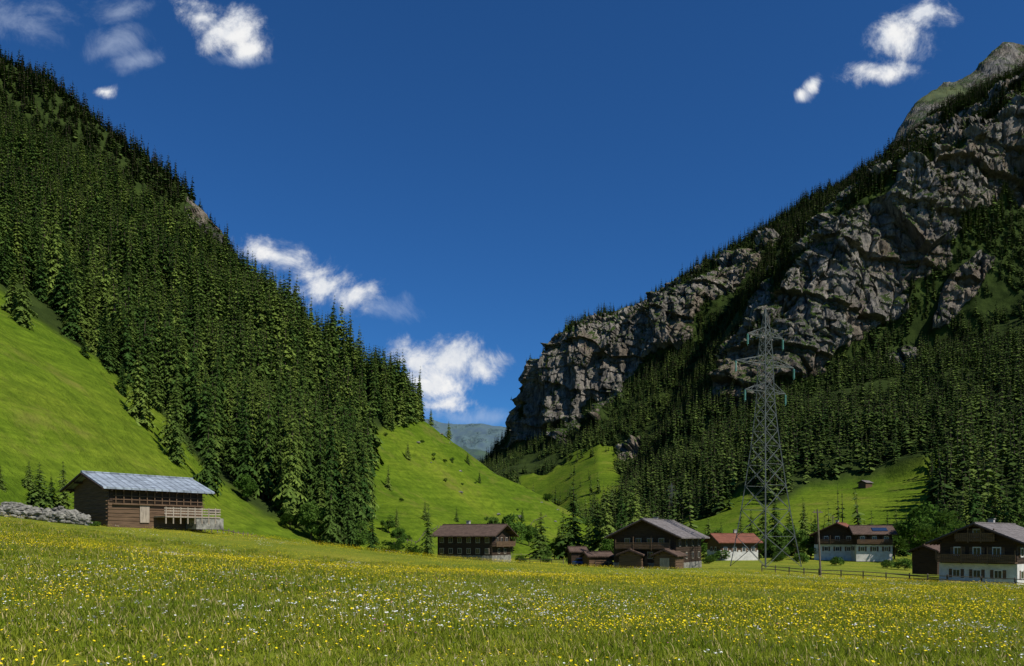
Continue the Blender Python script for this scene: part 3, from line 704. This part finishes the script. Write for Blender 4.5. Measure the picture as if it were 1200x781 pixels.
m=MB(); e=empty('utility_pole',tuple(P(962,676,110))); m.v=[]
def cyl(m,a,b,ra,rb,k=8):
    a=Vector(a);b=Vector(b);d=(b-a).normalized();u=d.orthogonal().normalized();w=d.cross(u);i0=len(m.v)
    for p,rr in ((a,ra),(b,rb)):
        for i in range(k):
            an=2*math.pi*i/k; m.v.append(tuple(p+(u*math.cos(an)+w*math.sin(an))*rr))
    for i in range(k): m.f.append((i0+i,i0+(i+1)%k,i0+k+(i+1)%k,i0+k+i))
    m.f.append(tuple(range(i0+k,i0+2*k)))
cyl(m,(0,0,-.5),(-.5,0,9.3),.15,.11); m.box((-.45,0,8.9),(1.4,.12,.14))
for q in (-.9,-.1): cyl(m,(q,0,8.95),(q,0,9.25),.05,.04)
m.obj('pole',M_fence,e)
m=MB(); e=empty('utility_pole',tuple(P(976,652,215))); cyl(m,(0,0,-.5),(0,0,11),.16,.12); m.box((0,0,10.5),(1.6,.14,.14)); m.obj('pole',M_fence,e)
# ---------------------------------------------------------------- parked car
e=empty('parked_car',(0,0,0),math.radians(20)); cxx=(684-600)/F*152; e.location=(cxx,152,gz(cxx,152))
M_car=simple('blue_car_paint',(.03,.09,.28),.05,1,.3,.6,bumpd=0); M_tyre=simple('tyre',(.02,.02,.02),.1,3)
m=MB(); m.prism([(-.85,.3),(.85,.3),(.88,.75),(.8,.92),(-.8,.92),(-.88,.75)],-2.1,2.1); o=m.obj('body',M_car,e); bv=o.modifiers.new('b','BEVEL'); bv.width=.1; bv.segments=2
i=MB(); i.v=[(-1.7,-.75,.92),(-1.7,.75,.92),(1.1,.75,.92),(1.1,-.75,.92),(-1.3,-.62,1.45),(-1.3,.62,1.45),(.3,.62,1.45),(.3,-.62,1.45)]; i.f=[(4,5,6,7),(0,1,5,4),(1,2,6,5),(2,3,7,6),(3,0,4,7)]; i.obj('cabin_glass',M_glass,e)
i=MB(); i.box((-.5,0,1.47),(1.6,1.2,.05)); i.obj('car_roof',M_car,e)
i=MB()
for a in (-1.35,1.3):
    for s in (-1,1): cyl(i,(a,s*.72,.32),(a,s*.9,.32),.32,.32,14)
i.obj('wheels',M_tyre,e)
r=random.Random(9); m=MB()
for k in range(90): 
    a=r.uniform(-3,3); cyl(m,(a,r.uniform(-.6,.6),.15+r.random()*1.1*(1-abs(a)/4)),(a+r.uniform(-.4,.4),r.uniform(-1,1),.15+r.random()*1.2*(1-abs(a)/4)),.13,.12,6)
o=m.obj('wood_pile',M_log); xx=(722-600)/F*143; o.location=(xx,143,gz(xx,143))
# ---------------------------------------------------------------- foreground meadow plants
M_bl=leafmat('grass_blades',(.17,.24,.018),(.35,.37,.038),.45)
M_dry=simple('seed_heads',(.36,.29,.12),.2,3,bumpd=0)
M_yel=simple('yellow_petals',(.80,.62,.01),.1,3,bumpd=0); M_wht=simple('white_petals',(.74,.74,.68),.05,3,bumpd=0); M_pink=simple('pink_petals',(.45,.12,.25),.1,3,bumpd=0)
def tuft(name,n,size,h,seed):
    r=random.Random(seed); vs=[];fs=[];mi=[]
    for k in range(n):
        x,y=r.uniform(-size,size),r.uniform(-size,size); hh=h*r.uniform(.4,1.15); a=r.uniform(0,6.3); ln=hh*r.uniform(.2,1.0); w=.005+.005*r.random()
        dx,dy=math.cos(a),math.sin(a); i0=len(vs)
        vs+= [(x-dy*w,y+dx*w,-.03),(x+dy*w,y-dx*w,-.03),(x+dx*ln*.4+dy*w*.8,y+dy*ln*.4-dx*w*.8,hh*.6),(x+dx*ln*.4-dy*w*.8,y+dy*ln*.4+dx*w*.8,hh*.6),(x+dx*ln,y+dy*ln,hh)]
        fs+= [(i0,i0+1,i0+2,i0+3),(i0+3,i0+2,i0+4)]; mi+= [0,0] if r.random()<.86 else [1,1]
    o=mkobj(name,vs,fs,M_bl,coll=PROTO); o.data.materials.append(M_dry); o.data.polygons.foreach_set('material_index',mi); return o
tufts=[tuft('grass_tuft_%d'%i,340,.6,.17,i+200) for i in range(4)]
def flowers(name,n,size,h,rad,mat,seed,umbel=False):
    r=random.Random(seed); vs=[];fs=[];mi=[]
    for k in range(n):
        x,y=r.gauss(0,size*.6),r.gauss(0,size*.6); hh=h*r.uniform(.6,1.2); i0=len(vs)
        vs+= [(x-.004,y,0),(x+.004,y,0),(x,y,hh)]; fs.append((i0,i0+1,i0+2)); mi.append(0)
        for u in range(7 if umbel else 1):
            ox,oy,oz=(r.gauss(0,.03),r.gauss(0,.03),r.gauss(0,.01)) if umbel else (0,0,0)
            rr=rad*r.uniform(.6,1.2)*(.45 if umbel else 1); tx,ty=r.uniform(-.5,.5),r.uniform(-.7,.2); i0=len(vs); K=10
            for q in range(K):
                a=2*math.pi*q/K; ra=rr*(1 if q%2==0 else .62); vx,vy=math.cos(a)*ra,math.sin(a)*ra; vs.append((x+ox+vx,y+oy+vy,hh+oz+vx*tx+vy*-ty))
            vs.append((x+ox,y+oy,hh+oz-.006)); 
            for q in range(K): fs.append((i0+q,i0+(q+1)%K,i0+K)); mi.append(1)
    o=mkobj(name,vs,fs,M_bl,coll=PROTO); o.data.materials.append(mat); o.data.polygons.foreach_set('material_index',mi); return o
fl=[flowers('a_buttercups',26,.95,.25,.017,M_yel,1),flowers('b_buttercups',16,.8,.28,.021,M_yel,2),flowers('c_daisies',9,.85,.23,.018,M_wht,3),flowers('d_umbels',3,.7,.31,.036,M_wht,4,True),flowers('e_clover',7,.5,.2,.016,M_pink,5)]
def fan(y0,y1,dens,marg=1.12):
    A_=.643*marg*(y1*y1-y0*y0); n=int(A_*dens); y=np.sqrt(rng.uniform(y0*y0,y1*y1,n)); x=rng.uniform(-1,1,n)*y*.643*marg
    return x,y
def place(rngs):
    xs=[];ys=[];ss=[]
    for y0,y1,dn,s in rngs:
        x,y=fan(y0,y1,dn); xs.append(x);ys.append(y);ss.append(np.full(len(x),s)*rng.uniform(.75,1.3,len(x)))
    x=np.concatenate(xs);y=np.concatenate(ys);s=np.concatenate(ss)
    pts=np.stack([x,y,ground(x,y)-.02],-1); return x,y,s,pts
x,y,s,pts=place([(5,22,2.4,1.0),(22,50,1.2,1.15),(50,75,.35,1.4)])
hv=fbm(pts/4,3,301); sc3=np.stack([s,s,s*(.4+1.1*hv)],-1)
scatter('meadow_grass_tufts',pts,rng.uniform(0,6.28,len(x)),sc3,tufts)
x,y,s,pts=place([(6,24,4.2,1.0),(24,60,2.2,1.1),(60,120,.7,1.3)])
na=fbm(pts/9,3,311); nb_=fbm(pts/5,3,313); u=rng.random(len(x))
keep=u<sstep(na,.32,.60)*.85+.2
idx=np.where(u*7%1<.62,0,1); wh=(nb_>.59)&(rng.random(len(x))<.5); idx=np.where(wh,2,idx); idx=np.where((nb_>.62)&(rng.random(len(x))<.3),3,idx); idx=np.where(rng.random(len(x))<.04,4,idx)
wl=(y<26)&(rng.random(len(x))<np.clip(.30-.03*x,.04,.42)); idx=np.where(wl,np.where(rng.random(len(x))<.25,3,2),idx)
scatter('wild_flowers',pts[keep],rng.uniform(0,6.28,keep.sum()),s[keep],fl,idx[keep])
# ---------------------------------------------------------------- light + world
sunv=Vector((.53,-.42,.74)).normalized()
ld=bpy.data.lights.new('sun','SUN'); ld.energy=5.0; ld.angle=math.radians(.5); ld.color=(1,.955,.88)
lo=bpy.data.objects.new('sun',ld); COL.objects.link(lo); lo.rotation_euler=sunv.to_track_quat('Z','Y').to_euler()
el=math.asin(sunv.z); az=math.atan2(sunv.x,sunv.y)
w=bpy.data.worlds.new('World'); scene.world=w; w.use_nodes=True; nt=w.node_tree; bg=nt.nodes['Background']; bg.inputs['Strength'].default_value=.1
sky=N(nt,'ShaderNodeTexSky',sky_type='NISHITA'); sky.sun_disc=False; sky.sun_elevation=el; sky.sun_rotation=az; sky.altitude=1200; sky.dust_density=.4; sky.ozone_density=2.5
skyc=mix(nt,1.0,sky.outputs[0],(.21,.55,.93),'MULTIPLY')
nt.links.new(skyc,bg.inputs['Color'])
tc=N(nt,'ShaderNodeTexCoord').outputs['Generated']; sp=N(nt,'ShaderNodeSeparateXYZ'); nt.links.new(tc,sp.inputs[0])
yy=mth(nt,'MAXIMUM',sp.outputs[1],.05); U=mth(nt,'DIVIDE',sp.outputs[0],yy); Vv=mth(nt,'DIVIDE',sp.outputs[2],yy)
cb=N(nt,'ShaderNodeCombineXYZ'); nt.links.new(U,cb.inputs[0]); nt.links.new(Vv,cb.inputs[1]); uv=cb.outputs[0]
n1=noise(nt,uv,13,8,.68,.4)
wr=N(nt,'ShaderNodeVectorMath',operation='MULTIPLY_ADD'); 
nn=N(nt,'ShaderNodeTexNoise'); nn.inputs['Scale'].default_value=9; nn.inputs['Detail'].default_value=3; nt.links.new(uv,nn.inputs['Vector'])
nt.links.new(nn.outputs['Color'],wr.inputs[0]); wr.inputs[1].default_value=(.07,.07,0); nt.links.new(uv,wr.inputs[2])
uvw=N(nt,'ShaderNodeVectorMath',operation='SUBTRACT'); nt.links.new(wr.outputs[0],uvw.inputs[0]); uvw.inputs[1].default_value=(.035,.035,0)
def blobs(lst):
    acc=None
    for px,py,rx,ry in lst:
        s_=N(nt,'ShaderNodeVectorMath',operation='SUBTRACT'); nt.links.new(uvw.outputs[0],s_.inputs[0]); s_.inputs[1].default_value=((px-600)/F,(HY-py)/F,0)
        k=N(nt,'ShaderNodeVectorMath',operation='MULTIPLY'); nt.links.new(s_.outputs[0],k.inputs[0]); k.inputs[1].default_value=(F/rx,F/ry,0)
        l=N(nt,'ShaderNodeVectorMath',operation='LENGTH'); nt.links.new(k.outputs[0],l.inputs[0])
        v=mth(nt,'SUBTRACT',1.0,l.outputs['Value']); acc=v if acc is None else mth(nt,'SMOOTH_MAX',acc,v,.2)
    return acc
main=blobs([(228,22,34,28),(258,40,48,28),(295,58,34,22),(1090,18,44,22),(1062,46,46,30),(1030,84,50,20),(950,98,14,14),(941,112,13,12),
  (320,300,54,22),(370,324,62,34),(415,345,46,28),(490,416,42,26),(525,424,46,28),(566,432,36,16),(500,450,60,30),(515,475,48,16),(125,112,18,10)])
thin=blobs([(35,24,60,32),(130,48,42,24),(160,70,40,18),(150,10,60,16),(450,358,50,18),(540,490,120,18),(290,75,50,12)])
def dens(v,k,a,b_):
    t=mth(nt,'ADD',v,mth(nt,'MULTIPLY',mth(nt,'SUBTRACT',n1,.5),k)); mr=N(nt,'ShaderNodeMapRange',interpolation_type='SMOOTHSTEP'); nt.links.new(t,mr.inputs[0]); mr.inputs[1].default_value=a; mr.inputs[2].default_value=b_; return mr.outputs[0]
dm=dens(main,3.2,-.05,1.0); dt=mth(nt,'MULTIPLY',dens(thin,3.0,0,1.5),.45)
n2=noise(nt,uv,20,5,.65)
ccol=ramp(nt,mth(nt,'ADD',mth(nt,'MULTIPLY',n2,.8),mth(nt,'MULTIPLY',dm,.25)),[(.35,(3.6,4.3,5.8)),(.55,(6.8,7.2,7.9)),(.72,(9.0,9.0,9.0))])
c=mix(nt,dt,skyc,(5.5,6.4,8.0)); c=mix(nt,dm,c,ccol)
bg2=N(nt,'ShaderNodeBackground'); bg2.inputs['Strength'].default_value=.1; nt.links.new(c,bg2.inputs['Color'])
win=mth(nt,'MULTIPLY',mth(nt,'GREATER_THAN',sp.outputs[1],.5),mth(nt,'MULTIPLY',mth(nt,'LESS_THAN',Vv,.95),mth(nt,'GREATER_THAN',Vv,-.02)))
ms=N(nt,'ShaderNodeMixShader'); nt.links.new(win,ms.inputs[0]); nt.links.new(bg.outputs[0],ms.inputs[1]); nt.links.new(bg2.outputs[0],ms.inputs[2])
nt.links.new(ms.outputs[0],nt.nodes['World Output'].inputs[0])
# ---------------------------------------------------------------- camera
cd=bpy.data.cameras.new('camera'); cam=bpy.data.objects.new('camera',cd); COL.objects.link(cam); cam.location=(0,0,0); cam.rotation_euler=(math.radians(90),0,0)
cd.sensor_width=36; cd.lens=F/1200*36; cd.shift_y=(HY-390.5)/1200; cd.clip_end=40000; cd.clip_start=.1
scene.camera=cam
